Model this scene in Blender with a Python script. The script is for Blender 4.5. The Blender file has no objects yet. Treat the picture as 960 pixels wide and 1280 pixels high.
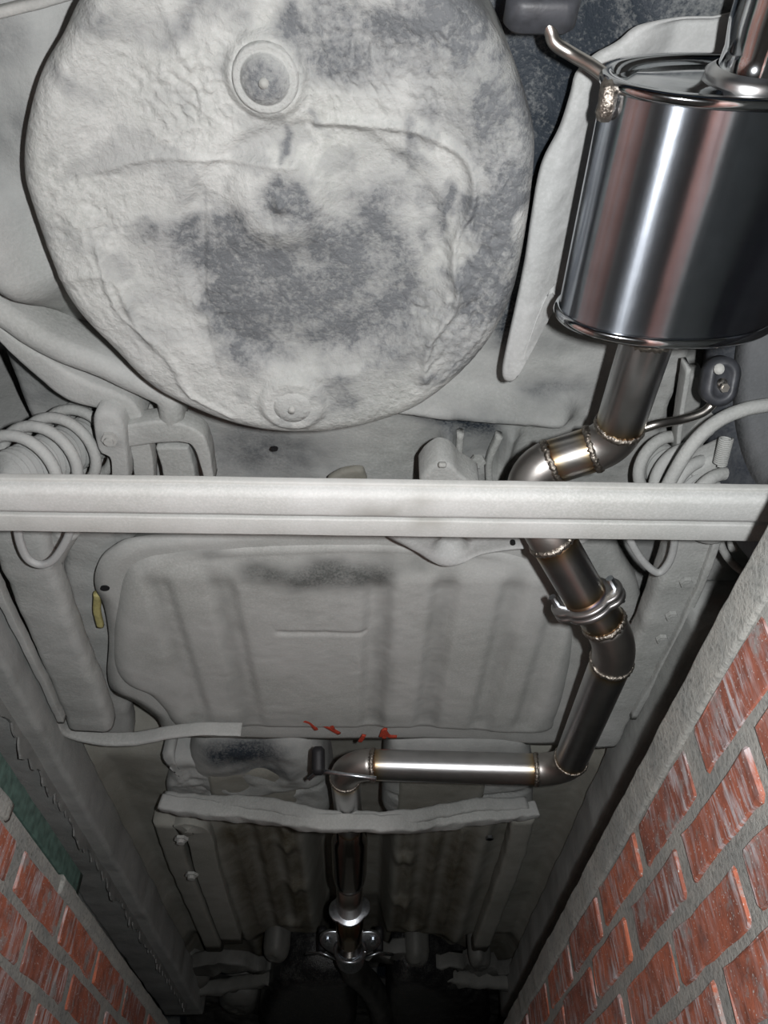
import bpy, math, random
import numpy as np
from mathutils import Vector, Matrix
random.seed(7)
PI = math.pi
# ---------------------------------------------------------------- camera, world, flash, exposure
S = bpy.context.scene
COL = S.collection
CAMZ = -0.52                      # eye height: just over half a metre below the pit edge (z = 0)
PITCH, YAW, FPX = math.radians(44.4), math.radians(1.15), 996.0
cam_d = bpy.data.cameras.new('camera'); cam = bpy.data.objects.new('camera', cam_d); COL.objects.link(cam)
cam_d.sensor_fit = 'VERTICAL'; cam_d.sensor_height = 36.0; cam_d.sensor_width = 27.0
cam_d.lens = 36.0*FPX/1280.0; cam_d.clip_start = 0.02
cam.location = (0, 0, CAMZ); cam.rotation_euler = (PI/2+PITCH, 0, -YAW)
S.camera = cam
RM = Matrix.Rotation(-YAW, 3, 'Z') @ Matrix.Rotation(PI/2+PITCH, 3, 'X')
w = bpy.data.worlds.new('garage'); S.world = w; w.use_nodes = True
w.node_tree.nodes['Background'].inputs[0].default_value = (0.45, 0.62, 0.95, 1)
w.node_tree.nodes['Background'].inputs[1].default_value = 0.06
fl = bpy.data.lights.new('camera_flash', 'AREA'); fo = bpy.data.objects.new('camera_flash', fl); COL.objects.link(fo)
fl.shape = 'RECTANGLE'; fl.size = 0.014; fl.size_y = 0.03; fl.energy = 14.6; fl.color = (0.985, 0.99, 1.0)
fo.location = Vector((0, 0, CAMZ)) + RM @ Vector((0.068, 0.012, 0.0)); fo.rotation_euler = (PI/2+PITCH+math.radians(-3), 0, -YAW)
S.view_settings.view_transform = 'Standard'; S.view_settings.look = 'None'
S.view_settings.exposure = 0.0; S.view_settings.gamma = 1.0; S.view_settings.use_curve_mapping = False

def P(u, v, Z):
    """point at height Z above the camera met by the sight line of photograph pixel (u, v)"""
    d = RM @ Vector(((u-480)/FPX, (640-v)/FPX, -1.0))
    return Vector((0, 0, CAMZ)) + d*(Z/d.z)
def pxsize(u, v, Z):
    d = RM @ Vector(((u-480)/FPX, (640-v)/FPX, -1.0)); return (Z/d.z)/FPX
def A(Z): return Z + CAMZ         # height above the camera -> height above the workshop floor

# ---------------------------------------------------------------- numpy noise
_rng = np.random.RandomState(3); _tab = _rng.rand(65536)
def _h(ix, iy, s): return _tab[((ix.astype(np.int64)*73856093) ^ (iy.astype(np.int64)*19349663) ^ (s*83492791)) & 65535]
def vn(x, y, s=0):
    x = np.asarray(x, float); y = np.asarray(y, float)
    ix = np.floor(x); iy = np.floor(y); fx = x-ix; fy = y-iy
    fx = fx*fx*(3-2*fx); fy = fy*fy*(3-2*fy)
    a = _h(ix, iy, s); b = _h(ix+1, iy, s); c = _h(ix, iy+1, s); d = _h(ix+1, iy+1, s)
    return (a*(1-fx)+b*fx)*(1-fy)+(c*(1-fx)+d*fx)*fy
def fbm(x, y, f, o=4, s=0):
    t = 0; a = 1; n = 0
    for k in range(o):
        t = t+a*vn(x*f+k*17.3, y*f-k*9.1, s+k); n += a; a *= .5; f *= 2.03
    return t/n                    # about 0..1
def sstep(a, b, x):
    t = np.clip((x-a)/(b-a), 0, 1); return t*t*(3-2*t)
def blobs(x, y, lst, Z, ragged=.35):
    """stain mask from soft ellipses (u, v, ru, rv, strength) laid on the surface at height Z"""
    wx = x+(fbm(x, y, 14, 4, 5)-.5)*.09*ragged; wy = y+(fbm(x, y, 14, 4, 11)-.5)*.09*ragged
    m = np.zeros_like(x)
    for (u, v, ru, rv, st) in lst:
        c = P(u, v, Z); rx = (P(u+ru, v, Z)-c).length; ry = (P(u, v+rv, Z)-c).length
        q = ((wx-c.x)/rx)**2+((wy-c.y)/ry)**2
        m = m+st*np.exp(-q**1.5)
    return np.clip(m, 0, 1)
def line_d(x, y, pts):
    """distance to a polyline of world points"""
    d = np.full_like(x, 9.0)
    for a, b in zip(pts[:-1], pts[1:]):
        ax, ay, bx, by = a[0], a[1], b[0], b[1]
        L = (bx-ax)**2+(by-ay)**2+1e-12
        t = np.clip(((x-ax)*(bx-ax)+(y-ay)*(by-ay))/L, 0, 1)
        d = np.minimum(d, np.hypot(x-ax-t*(bx-ax), y-ay-t*(by-ay)))
    return d
def pl(pts, Z, n=8): return [tuple(p) for p in catmull([P(u, v, Z) for u, v in pts], n)]

# ---------------------------------------------------------------- materials
def nt(name):
    m = bpy.data.materials.new(name); m.use_nodes = True; t = m.node_tree
    b = t.nodes['Principled BSDF']; return m, t, b
def N(t, kind, **kw):
    n = t.nodes.new(kind)
    for k, v in kw.items():
        if k.startswith('i_'):
            n.inputs[k[2:].replace('_', ' ')].default_value = v
        else: setattr(n, k, v)
    return n
def ramp(t, a, b, fac=None, c0=(0, 0, 0, 1), c1=(1, 1, 1, 1)):
    r = N(t, 'ShaderNodeValToRGB'); r.color_ramp.elements[0].position = a; r.color_ramp.elements[1].position = b
    r.color_ramp.elements[0].color = c0; r.color_ramp.elements[1].color = c1
    if fac is not None: t.links.new(fac, r.inputs[0])
    return r
def mix(t, fac, a, b):
    m = N(t, 'ShaderNodeMix', data_type='RGBA')
    for s, val in ((m.inputs[0], fac), (m.inputs[6], a), (m.inputs[7], b)):
        if hasattr(val, 'is_linked'): t.links.new(val, s)
        elif isinstance(val, tuple): s.default_value = (*val, 1) if len(val) == 3 else val
        else: s.default_value = val
    return m.outputs[2]
def mth(t, op, a, b=0.0, clamp=False):
    m = N(t, 'ShaderNodeMath', operation=op, use_clamp=clamp)
    for s, val in ((m.inputs[0], a), (m.inputs[1], b)):
        if hasattr(val, 'is_linked'): t.links.new(val, s)
        else: s.default_value = val
    return m.outputs[0]
def dust(name, light, dark, bump=.35, rough=.93, freq=220, sheen=.5, speck=.5, amt=1.0):
    """grey road dust over dark paint: vertex attribute 'dirt' tells where the dust is worn thin"""
    m, t, b = nt(name); L = t.links
    co = N(t, 'ShaderNodeTexCoord').outputs['Object']
    at = N(t, 'ShaderNodeAttribute', attribute_name='dirt').outputs['Fac']
    n1 = N(t, 'ShaderNodeTexNoise', i_Scale=freq, i_Detail=6.0, i_Roughness=.65); L.new(co, n1.inputs['Vector'])
    n2 = N(t, 'ShaderNodeTexNoise', i_Scale=22.0, i_Detail=5.0, i_Roughness=.6); L.new(co, n2.inputs['Vector'])
    n3 = N(t, 'ShaderNodeTexNoise', i_Scale=5.0, i_Detail=4.0); L.new(co, n3.inputs['Vector'])
    f = mth(t, 'ADD', at, mth(t, 'MULTIPLY', mth(t, 'SUBTRACT', n1.outputs[0], .5), mth(t, 'MULTIPLY', at, speck*2.4)))
    f = mth(t, 'ADD', f, mth(t, 'MULTIPLY', mth(t, 'SUBTRACT', n2.outputs[0], .5), mth(t, 'ADD', mth(t, 'MULTIPLY', at, .7), .25)), True)
    lo = tuple(c*.80 for c in light)
    g = mix(t, ramp(t, .35, .68, n3.outputs[0]).outputs[0], light, (lo[0]*.98, lo[1], lo[2]*.97))
    g = mix(t, ramp(t, .42, .75, n1.outputs[0]).outputs[0], g, tuple(min(1, c*1.12) for c in light))
    c = mix(t, f, g, dark); L.new(c, b.inputs['Base Color'])
    r = mth(t, 'SUBTRACT', rough, mth(t, 'MULTIPLY', f, .42)); L.new(r, b.inputs['Roughness'])
    b.inputs['Specular IOR Level'].default_value = .3
    bp = N(t, 'ShaderNodeBump', i_Strength=bump, i_Distance=.002); L.new(n1.outputs[0], bp.inputs['Height'])
    bp2 = N(t, 'ShaderNodeBump', i_Strength=bump*.8, i_Distance=.006); L.new(n2.outputs[0], bp2.inputs['Height']); L.new(bp.outputs[0], bp2.inputs['Normal'])
    L.new(bp2.outputs[0], b.inputs['Normal'])
    return m
def steel(name, col, rough, scratch=.06, heat=True, stretch=(4, 60, 4), warp=0.0):
    m, t, b = nt(name); L = t.links
    co = N(t, 'ShaderNodeTexCoord').outputs['Object']
    mp = N(t, 'ShaderNodeMapping'); mp.inputs['Scale'].default_value = stretch; L.new(co, mp.inputs[0])
    n = N(t, 'ShaderNodeTexNoise', i_Scale=6.0, i_Detail=6.0, i_Roughness=.7); L.new(mp.outputs[0], n.inputs['Vector'])
    n2 = N(t, 'ShaderNodeTexNoise', i_Scale=38.0, i_Detail=4.0); L.new(co, n2.inputs['Vector'])
    c = mix(t, ramp(t, .3, .75, n2.outputs[0]).outputs[0], col, tuple(x*.85 for x in col))
    if heat:
        at = N(t, 'ShaderNodeAttribute', attribute_name='dirt').outputs['Fac']
        r = ramp(t, 0, 1, at); e = r.color_ramp.elements; e[0].color = (1, 1, 1, 1); e[1].color = (.24, .19, .20, 1)
        for p_, cc in ((.3, (1, .82, .55, 1)), (.6, (.62, .36, .18, 1)), (.8, (.30, .28, .45, 1))):
            x = e.new(p_); x.color = cc
        mm = N(t, 'ShaderNodeMix', data_type='RGBA', blend_type='MULTIPLY'); mm.inputs[0].default_value = 1
        L.new(c, mm.inputs[6]); L.new(r.outputs[0], mm.inputs[7]); c = mm.outputs[2]
    L.new(c, b.inputs['Base Color']); b.inputs['Metallic'].default_value = 1
    L.new(mth(t, 'ADD', rough, mth(t, 'MULTIPLY', n.outputs[0], scratch)), b.inputs['Roughness'])
    bp = N(t, 'ShaderNodeBump', i_Strength=.10, i_Distance=.0008); L.new(n2.outputs[0], bp.inputs['Height'])
    if warp:
        n4 = N(t, 'ShaderNodeTexNoise', i_Scale=9.0, i_Detail=2.0); L.new(co, n4.inputs['Vector'])
        b4 = N(t, 'ShaderNodeBump', i_Strength=warp, i_Distance=.004); L.new(n4.outputs[0], b4.inputs['Height']); L.new(bp.outputs[0], b4.inputs['Normal']); bp = b4
    L.new(bp.outputs[0], b.inputs['Normal'])
    return m
def plain(name, col, rough=.7, metal=0, bump=.2, freq=150, var=.3):
    m, t, b = nt(name); L = t.links
    co = N(t, 'ShaderNodeTexCoord').outputs['Object']
    n = N(t, 'ShaderNodeTexNoise', i_Scale=freq, i_Detail=5.0); L.new(co, n.inputs['Vector'])
    L.new(mix(t, ramp(t, .35, .7, n.outputs[0]).outputs[0], col, tuple(c*(1-var) for c in col)), b.inputs['Base Color'])
    b.inputs['Roughness'].default_value = rough; b.inputs['Metallic'].default_value = metal
    bp = N(t, 'ShaderNodeBump', i_Strength=bump, i_Distance=.002); L.new(n.outputs[0], bp.inputs['Height']); L.new(bp.outputs[0], b.inputs['Normal'])
    return m
DL = (.50, .50, .475)
M = {}
M['dust'] = dust('dusty_underseal', (.44, .445, .43), (.022, .029, .038), bump=.5)
M['well'] = dust('wrinkled_underseal', (.445, .45, .435), (.115, .122, .128), bump=1.0, freq=170, speck=.75)
M['tank'] = dust('dusty_tank', (.46, .465, .45), (.10, .105, .10), bump=.25, freq=260)
M['beam'] = dust('dusty_beam', (.525, .53, .52), (.16, .15, .12), bump=.12, freq=320)
M['front'] = dust('brown_grey_underseal', (.36, .36, .33), (.075, .062, .035), bump=.4)
M['shield'] = dust('heat_shield_dust', (.43, .435, .43), (.2, .2, .19), bump=.2)
M['mould'] = dust('dust_on_steel', (.44, .44, .42), (.04, .045, .05), bump=.35)
M['chrome'] = steel('polished_muffler_steel', (.66, .68, .70), .07, .05, False, (60, 3, 60), .10)
M['shell'] = steel('polished_shell_blue_sheen', (.52, .56, .62), .17, .05, False, (60, 3, 60), .10)  # blue sheen of the reflected surroundings tinted into the base colour
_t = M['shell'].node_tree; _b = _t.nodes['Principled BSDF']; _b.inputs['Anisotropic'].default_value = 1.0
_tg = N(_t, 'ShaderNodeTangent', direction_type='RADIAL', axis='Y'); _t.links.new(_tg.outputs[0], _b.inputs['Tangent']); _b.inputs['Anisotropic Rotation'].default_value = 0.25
M['steel'] = steel('brushed_stainless', (.56, .56, .56), .24, .14)
M['resonator'] = steel('dark_polished_steel', (.34, .32, .30), .13, .08)
M['elbow'] = steel('matt_bent_steel', (.46, .46, .47), .36, .10)
M['weld'] = plain('weld_bead', (.42, .38, .33), .42, 1, 1.0, 260, .5)
M['zinc'] = plain('zinc_bolt', (.62, .66, .70), .3, 1, .1)
M['rubber'] = plain('grey_rubber', (.045, .048, .055), .5, 0, .3, 90, .35)
M['black'] = plain('black_rubber', (.008, .008, .01), .6, 0, .2)
M['tyre'] = dust('dusty_tyre', (.17, .175, .18), (.03, .035, .045), bump=.4)
M['engine'] = dust('oily_engine_dust', (.20, .20, .185), (.012, .012, .013), bump=.5, rough=.7)
M['hole'] = plain('hole_shade', (.004, .004, .005), .9)  # near-black colour stands in for the shade inside the holes
M['red'] = plain('red_paint_mark', (.50, .06, .03), .7, 0, .3, 200, .4)
M['green'] = plain('green_painted_steel', (.10, .17, .145), .45, 0, .6, 60, .5)
M['yellow'] = plain('yellow_foam', (.42, .38, .16), .8)
def brick_mat():
    m, t, b = nt('red_brick'); L = t.links
    oi = N(t, 'ShaderNodeObjectInfo'); g = N(t, 'ShaderNodeNewGeometry').outputs['Position']
    c0 = ramp(t, 0, 1, oi.outputs['Random'], (.50, .15, .08, 1), (.30, .10, .065, 1))
    n1 = N(t, 'ShaderNodeTexNoise', i_Scale=28.0, i_Detail=6.0, i_Roughness=.65); L.new(g, n1.inputs['Vector'])
    mp = N(t, 'ShaderNodeMapping'); mp.inputs['Scale'].default_value = (1, 1, .16); mp.inputs['Rotation'].default_value = (.15, 0, 0); L.new(g, mp.inputs[0])
    n2 = N(t, 'ShaderNodeTexNoise', i_Scale=75.0, i_Detail=6.0, i_Roughness=.7); L.new(mp.outputs[0], n2.inputs['Vector'])
    n3 = N(t, 'ShaderNodeTexNoise', i_Scale=9.0, i_Detail=3.0); L.new(g, n3.inputs['Vector'])
    c = mix(t, ramp(t, .45, .75, n1.outputs[0]).outputs[0], c0.outputs[0], (.12, .05, .04))
    k = mth(t, 'MULTIPLY', ramp(t, .47, .62, n2.outputs[0]).outputs[0], ramp(t, .36, .58, n3.outputs[0]).outputs[0])
    c = mix(t, mth(t, 'MULTIPLY', k, .9), c, (.58, .56, .58))
    n5 = N(t, 'ShaderNodeTexNoise', i_Scale=17.0, i_Detail=9.0, i_Roughness=.72); L.new(g, n5.inputs['Vector'])
    c = mix(t, mth(t, 'MULTIPLY', ramp(t, .54, .62, n5.outputs[0]).outputs[0], .8), c, (.30, .30, .29))
    n6 = N(t, 'ShaderNodeTexNoise', i_Scale=300.0, i_Detail=2.0); L.new(g, n6.inputs['Vector'])
    c = mix(t, ramp(t, .66, .70, n6.outputs[0]).outputs[0], c, (.60, .58, .56))
    L.new(c, b.inputs['Base Color']); b.inputs['Roughness'].default_value = .85
    bp = N(t, 'ShaderNodeBump', i_Strength=.6, i_Distance=.003); L.new(n1.outputs[0], bp.inputs['Height'])
    bp2 = N(t, 'ShaderNodeBump', i_Strength=.4, i_Distance=.003); L.new(n2.outputs[0], bp2.inputs['Height']); L.new(bp.outputs[0], bp2.inputs['Normal'])
    L.new(bp2.outputs[0], b.inputs['Normal']); return m
M['brick'] = brick_mat()
def mortar_mat():
    m, t, b = nt('smeared_mortar'); L = t.links
    g = N(t, 'ShaderNodeNewGeometry').outputs['Position']
    n1 = N(t, 'ShaderNodeTexNoise', i_Scale=14.0, i_Detail=8.0, i_Roughness=.7); L.new(g, n1.inputs['Vector'])
    n2 = N(t, 'ShaderNodeTexNoise', i_Scale=120.0, i_Detail=6.0, i_Roughness=.7); L.new(g, n2.inputs['Vector'])
    c = mix(t, ramp(t, .35, .65, n1.outputs[0]).outputs[0], (.29, .30, .285), (.42, .415, .38))
    c = mix(t, ramp(t, .5, .8, n2.outputs[0]).outputs[0], c, (.10, .11, .10))
    L.new(c, b.inputs['Base Color']); b.inputs['Roughness'].default_value = .92
    bp = N(t, 'ShaderNodeBump', i_Strength=.8, i_Distance=.004); L.new(n2.outputs[0], bp.inputs['Height']); L.new(bp.outputs[0], b.inputs['Normal'])
    return m
M['mortar'] = mortar_mat()

# ---------------------------------------------------------------- mesh helpers
def link(o, parent=None):
    COL.objects.link(o)
    if parent is not None:
        o.parent = parent
        o.matrix_parent_inverse = parent.matrix_basis.inverted() if parent.type == 'EMPTY' else Matrix()   # meshes are written in world coordinates
    return o
def thing(name, label, cat, loc=(0, 0, 0), group=None):
    o = bpy.data.objects.new(name, None); o.location = loc; o.empty_display_size = .05; COL.objects.link(o)
    return tag(o, label, cat, group)
def tag(o, label, cat, group=None):
    o['label'] = label; o['category'] = cat
    if group: o['group'] = group
    return o
def mesh(name, V, F, mat, parent=None, smooth=True, dirt=None, label=None):
    V = np.asarray(V, float)
    me = bpy.data.meshes.new(name); me.from_pydata(V.tolist(), [], F)
    if dirt is not None:
        at = me.attributes.new('dirt', 'FLOAT', 'POINT'); at.data.foreach_set('value', np.asarray(dirt, np.float32))
    me.materials.append(M[mat] if isinstance(mat, str) else mat)
    me.polygons.foreach_set('use_smooth', [smooth]*len(me.polygons))
    me.update(); me.validate()
    o = bpy.data.objects.new(name, me); link(o, parent)
    if label: o['label'] = label
    return o
def fixn(V, F, flip=False):
    return [tuple(reversed(f)) for f in F] if flip else F
def catmull(p, n=8, closed=False):
    p = [Vector(q) for q in p]; out = []; k = len(p); rng = range(k) if closed else range(k-1)
    for i in rng:
        p0 = p[(i-1) % k] if closed or i > 0 else p[0]*2-p[1]
        p1 = p[i]; p2 = p[(i+1) % k]
        p3 = p[(i+2) % k] if closed or i+2 < k else p2*2-p1
        for j in range(n):
            s = j/n
            out.append(.5*((2*p1)+(p2-p0)*s+(2*p0-5*p1+4*p2-p3)*s*s+(3*p1-p0-3*p2+p3)*s**3))
    if not closed: out.append(p[-1].copy())
    return out
def frames(path, up=Vector((0, 0, 1)), fixed=False):
    fr = []; n = len(path); T0 = None; X = None
    for i in range(n):
        T = (path[min(i+1, n-1)]-path[max(i-1, 0)]).normalized()
        if fixed:
            X = T.cross(up)
            X = X.normalized() if X.length > 1e-4 else Vector((1, 0, 0))
        elif X is None:
            X = T.cross(up)
            if X.length < .1: X = T.cross(Vector((0, 1, 0)))
            X.normalize()
        else:
            X = (X-T*X.dot(T)).normalized()
        fr.append((T, X, X.cross(T).normalized()))
    return fr
def tube_data(path, rad, seg=20, cap=True):
    path = [Vector(q) for q in path]; fr = frames(path); n = len(path); V = []; F = []
    for i in range(n):
        r = rad[i] if hasattr(rad, '__len__') else rad
        for k in range(seg):
            a = 2*PI*k/seg; V.append(path[i]+(fr[i][1]*math.cos(a)+fr[i][2]*math.sin(a))*r)
    for i in range(n-1):
        for k in range(seg):
            F.append((i*seg+k, i*seg+(k+1) % seg, (i+1)*seg+(k+1) % seg, (i+1)*seg+k))
    if cap: F.append(tuple(reversed(range(seg)))) ; F.append(tuple(range((n-1)*seg, n*seg)))
    F = [tuple(reversed(f)) for f in F]
    return V, F
def tube(name, path, rad, mat, parent=None, seg=20, cap=True, dirt=None, label=None, lump=0.0, lf=60):
    V, F = tube_data(path, rad, seg, cap)
    V = np.array([tuple(v) for v in V])
    if lump:
        c = np.repeat(np.array([tuple(Vector(q)) for q in path]), seg, axis=0); d = V-c
        V = c+d*(1+lump*(fbm(V[:, 0]+V[:, 2], V[:, 1]+V[:, 2]*.7, lf, 3, 4)-.5)[:, None])
    if dirt is None: dd = .15*fbm(V[:, 0], V[:, 1]+V[:, 2], 20, 3, 2)
    elif callable(dirt): dd = dirt(V)
    else: dd = np.full(len(V), float(dirt))
    return mesh(name, V, F, mat, parent, True, dd, label)
def sweep(name, path, prof, mat, parent=None, scale=None, smooth=True, dirt=None, lump=0.0, label=None, lf=30, closed_prof=True):
    """profile points (side, up) carried along a path with side kept level"""
    path = [Vector(q) for q in path]; fr = frames(path, fixed=True); n = len(path); m = len(prof); V = []; F = []
    for i in range(n):
        s = (scale[i] if hasattr(scale, '__len__') else scale) if scale is not None else 1
        for (a, b) in prof: V.append(path[i]+fr[i][1]*a*s+fr[i][2]*b)
    for i in range(n-1):
        for k in range(m if closed_prof else m-1):
            F.append((i*m+k, (i+1)*m+k, (i+1)*m+(k+1) % m, i*m+(k+1) % m))
    if closed_prof: F.append(tuple(range(m))); F.append(tuple(reversed(range((n-1)*m, n*m))))
    V = np.array([tuple(v) for v in V])
    if lump: V[:, 2] += lump*(fbm(V[:, 0], V[:, 1], lf, 4, 8)-.5); V[:, 0] += lump*(fbm(V[:, 1], V[:, 0], lf, 4, 18)-.5)
    dd = dirt(V) if callable(dirt) else (.18*fbm(V[:, 0], V[:, 1], 12, 3, 2) if dirt is None else np.full(len(V), float(dirt)))
    o = mesh(name, V, F, mat, parent, smooth, dd, label)
    return o
def rbox(wd, h, r=.006, k=3):
    """rounded-box profile, counter-clockwise"""
    out = []
    for (cx, cy, a0) in ((wd/2-r, h/2-r, 0), (-wd/2+r, h/2-r, 90), (-wd/2+r, -h/2+r, 180), (wd/2-r, -h/2+r, 270)):
        for j in range(k+1):
            a = math.radians(a0+90*j/k); out.append((cx+r*math.cos(a), cy+r*math.sin(a)))
    return out
def pad(name, outline, Z, mat, parent=None, h=.05, rnd=.12, rdrop=.02, nr=40, na=160, relief=None, dirt=None, cen=None, smooth_out=8, label=None, tilt=0.0, closed_top=False):
    """pressed-metal pan seen from below: star-shaped outline (photo pixels at height Z), rounded lower edge, side wall up"""
    pts = [P(u, v, Z) for u, v in outline]
    if smooth_out > 1: pts = catmull(pts, smooth_out, True)
    L = np.array([(p.x, p.y) for p in pts]); seg = np.hypot(*(np.roll(L, -1, 0)-L).T); cum = np.concatenate([[0], np.cumsum(seg)])
    s = np.linspace(0, cum[-1], na, endpoint=False); LL = np.vstack([L, L[:1]])
    ox = np.interp(s, cum, LL[:, 0]); oy = np.interp(s, cum, LL[:, 1])
    c = P(cen[0], cen[1], Z) if cen else Vector((ox.mean(), oy.mean(), 0))
    ts = list(np.linspace(0, 1, nr+1)[1:]); X = [np.array([c.x])]; Y = [np.array([c.y])]; T = [np.array([0.])]
    for t_ in ts:
        X.append(c.x+(ox-c.x)*t_); Y.append(c.y+(oy-c.y)*t_); T.append(np.full(na, t_))
    X = np.concatenate(X); Y = np.concatenate(Y); T = np.concatenate(T)
    z = np.full_like(X, A(Z))
    q = np.clip((T-(1-rnd))/rnd, 0, 1); z = z+rdrop*(1-np.sqrt(np.clip(1-q*q, 0, 1)))
    if relief is not None: z = z+relief(X, Y)*(1-.6*q)
    dd = dirt(X, Y) if dirt is not None else .2*fbm(X, Y, 12, 3, 2)
    dd = np.clip(dd, 0, 1)
    V = np.stack([X, Y, z], 1)
    # wall
    last = V[-na:].copy(); w_ = last.copy(); w_[:, 2] += h; V = np.vstack([V, w_]); dd = np.concatenate([dd, dd[-na:]])
    F = []
    for k in range(na): F.append((0, 1+(k+1) % na, 1+k))
    R = nr+1
    for i in range(R-1):
        a = 1+i*na; b = a+na
        for k in range(na):
            k2 = (k+1) % na; F.append((a+k, a+k2, b+k2, b+k))
    if closed_top: F.append(tuple(1+(R-1)*na+k for k in range(na)))
    return mesh(name, V, F, mat, parent, True, dd, label)
def box_data(c, s, bev=.0):
    x, y, z = (q/2 for q in s)
    V = [Vector((c[0]+a*x, c[1]+b*y, c[2]+d*z)) for a in (-1, 1) for b in (-1, 1) for d in (-1, 1)]
    F = [(0, 1, 3, 2), (4, 6, 7, 5), (0, 4, 5, 1), (2, 3, 7, 6), (0, 2, 6, 4), (1, 5, 7, 3)]
    return V, F
def box(name, c, s, mat, parent=None, bev=.003, dirt=.1, label=None, rot=None, seg=2):
    V, F = box_data((0, 0, 0), s)
    if rot is not None: V = [rot @ v for v in V]
    V = [v+Vector(c) for v in V]
    o = mesh(name, [tuple(v) for v in V], F, mat, parent, False, [dirt]*8, label)
    if bev:
        b = o.modifiers.new('bevel', 'BEVEL'); b.width = bev; b.segments = seg
        for p in o.data.polygons: p.use_smooth = True
        b.harden_normals = False
    return o
def join_data(parts):
    V = []; F = []
    for v, f in parts:
        k = len(V); V += [tuple(q) for q in v]; F += [tuple(i+k for i in g) for g in f]
    return V, F
def fillet(pts, rad, n=9):
    """polyline -> list of ('s', [a,b]) straight and ('e', arc points) elbow pieces"""
    pts = [Vector(p) for p in pts]; out = []; cur = pts[0]
    for i in range(1, len(pts)-1):
        a = (pts[i-1]-pts[i]).normalized(); b = (pts[i+1]-pts[i]).normalized()
        ang = a.angle(b); r = rad[i] if hasattr(rad, '__len__') else rad
        d = r/math.tan(ang/2); s = pts[i]+a*d; e = pts[i]+b*d
        cc = pts[i]+(a+b).normalized()*(r/math.sin(ang/2))
        v0 = s-cc; v1 = e-cc; th = v0.angle(v1); ax = v0.cross(v1).normalized()
        out.append(('s', [cur, s])); out.append(('e', [cc+Matrix.Rotation(th*j/n, 3, ax) @ v0 for j in range(n+1)])); cur = e
    out.append(('s', [cur, pts[-1]])); return out
def weld(parent, c, t, r, bead=.0045, name='weld_bead'):
    t = t.normalized(); x = t.orthogonal().normalized(); y = t.cross(x); V = []; F = []; n, m = 64, 6
    for i in range(n):
        a = 2*PI*i/n; rr = bead*(.75+.5*abs(math.sin(a*14))+random.uniform(-.15, .15)); o_ = c+(x*math.cos(a)+y*math.sin(a))*r+t*random.uniform(-.0012, .0012)
        for k in range(m):
            b = 2*PI*k/m; V.append(o_+(x*math.cos(a)+y*math.sin(a))*rr*.6*math.cos(b)+t*rr*math.sin(b))
    for i in range(n):
        for k in range(m):
            F.append((i*m+k, i*m+(k+1) % m, ((i+1) % n)*m+(k+1) % m, ((i+1) % n)*m+k))
    return mesh(name, [tuple(v) for v in V], F, 'weld', parent, True, np.full(len(V), .4))
def ring_heat(a, b, L=.012, peak=.7):
    a = np.array(tuple(a)); b = np.array(tuple(b)); u = (b-a)/np.linalg.norm(b-a); ln = np.linalg.norm(b-a)
    def f(V):
        s = (V-a) @ u; e = np.minimum(np.abs(s), np.abs(ln-s))
        return peak*np.exp(-(e/L)**1.3)*(.7+.6*fbm(V[:, 0]+V[:, 2], V[:, 1], 60, 2, 6))
    return f
def pipe_run(parent, pieces, r, skip_first=False, seg=36):
    for i, (kind, pts) in enumerate(pieces):
        if kind == 's':
            L = (pts[1]-pts[0]).length
            if L < .004: continue
            n = max(2, int(L/.006)); pp = [pts[0].lerp(pts[1], j/n) for j in range(n+1)]
            tube('straight_pipe', pp, r, 'steel', parent, seg, True, ring_heat(pts[0], pts[1]))
        else:
            tube('elbow', pts, r*1.012, 'elbow', parent, seg, True, .08)
            if i > 0: weld(parent, pts[0], pts[1]-pts[0], r)
            weld(parent, pts[-1], pts[-1]-pts[-2], r)
def bolt(parent, c, axis, L=.02, r=.005, mat='zinc', name='bolt'):
    axis = axis.normalized(); x = axis.orthogonal().normalized(); y = axis.cross(x)
    V1, F1 = tube_data([c, c+axis*.007], r*1.7, 6); V2, F2 = tube_data([c+axis*.007, c+axis*L], r, 10)
    V, F = join_data([(V1, F1), (V2, F2)]); return mesh(name, V, F, mat, parent, False, [.1]*len(V))

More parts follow.
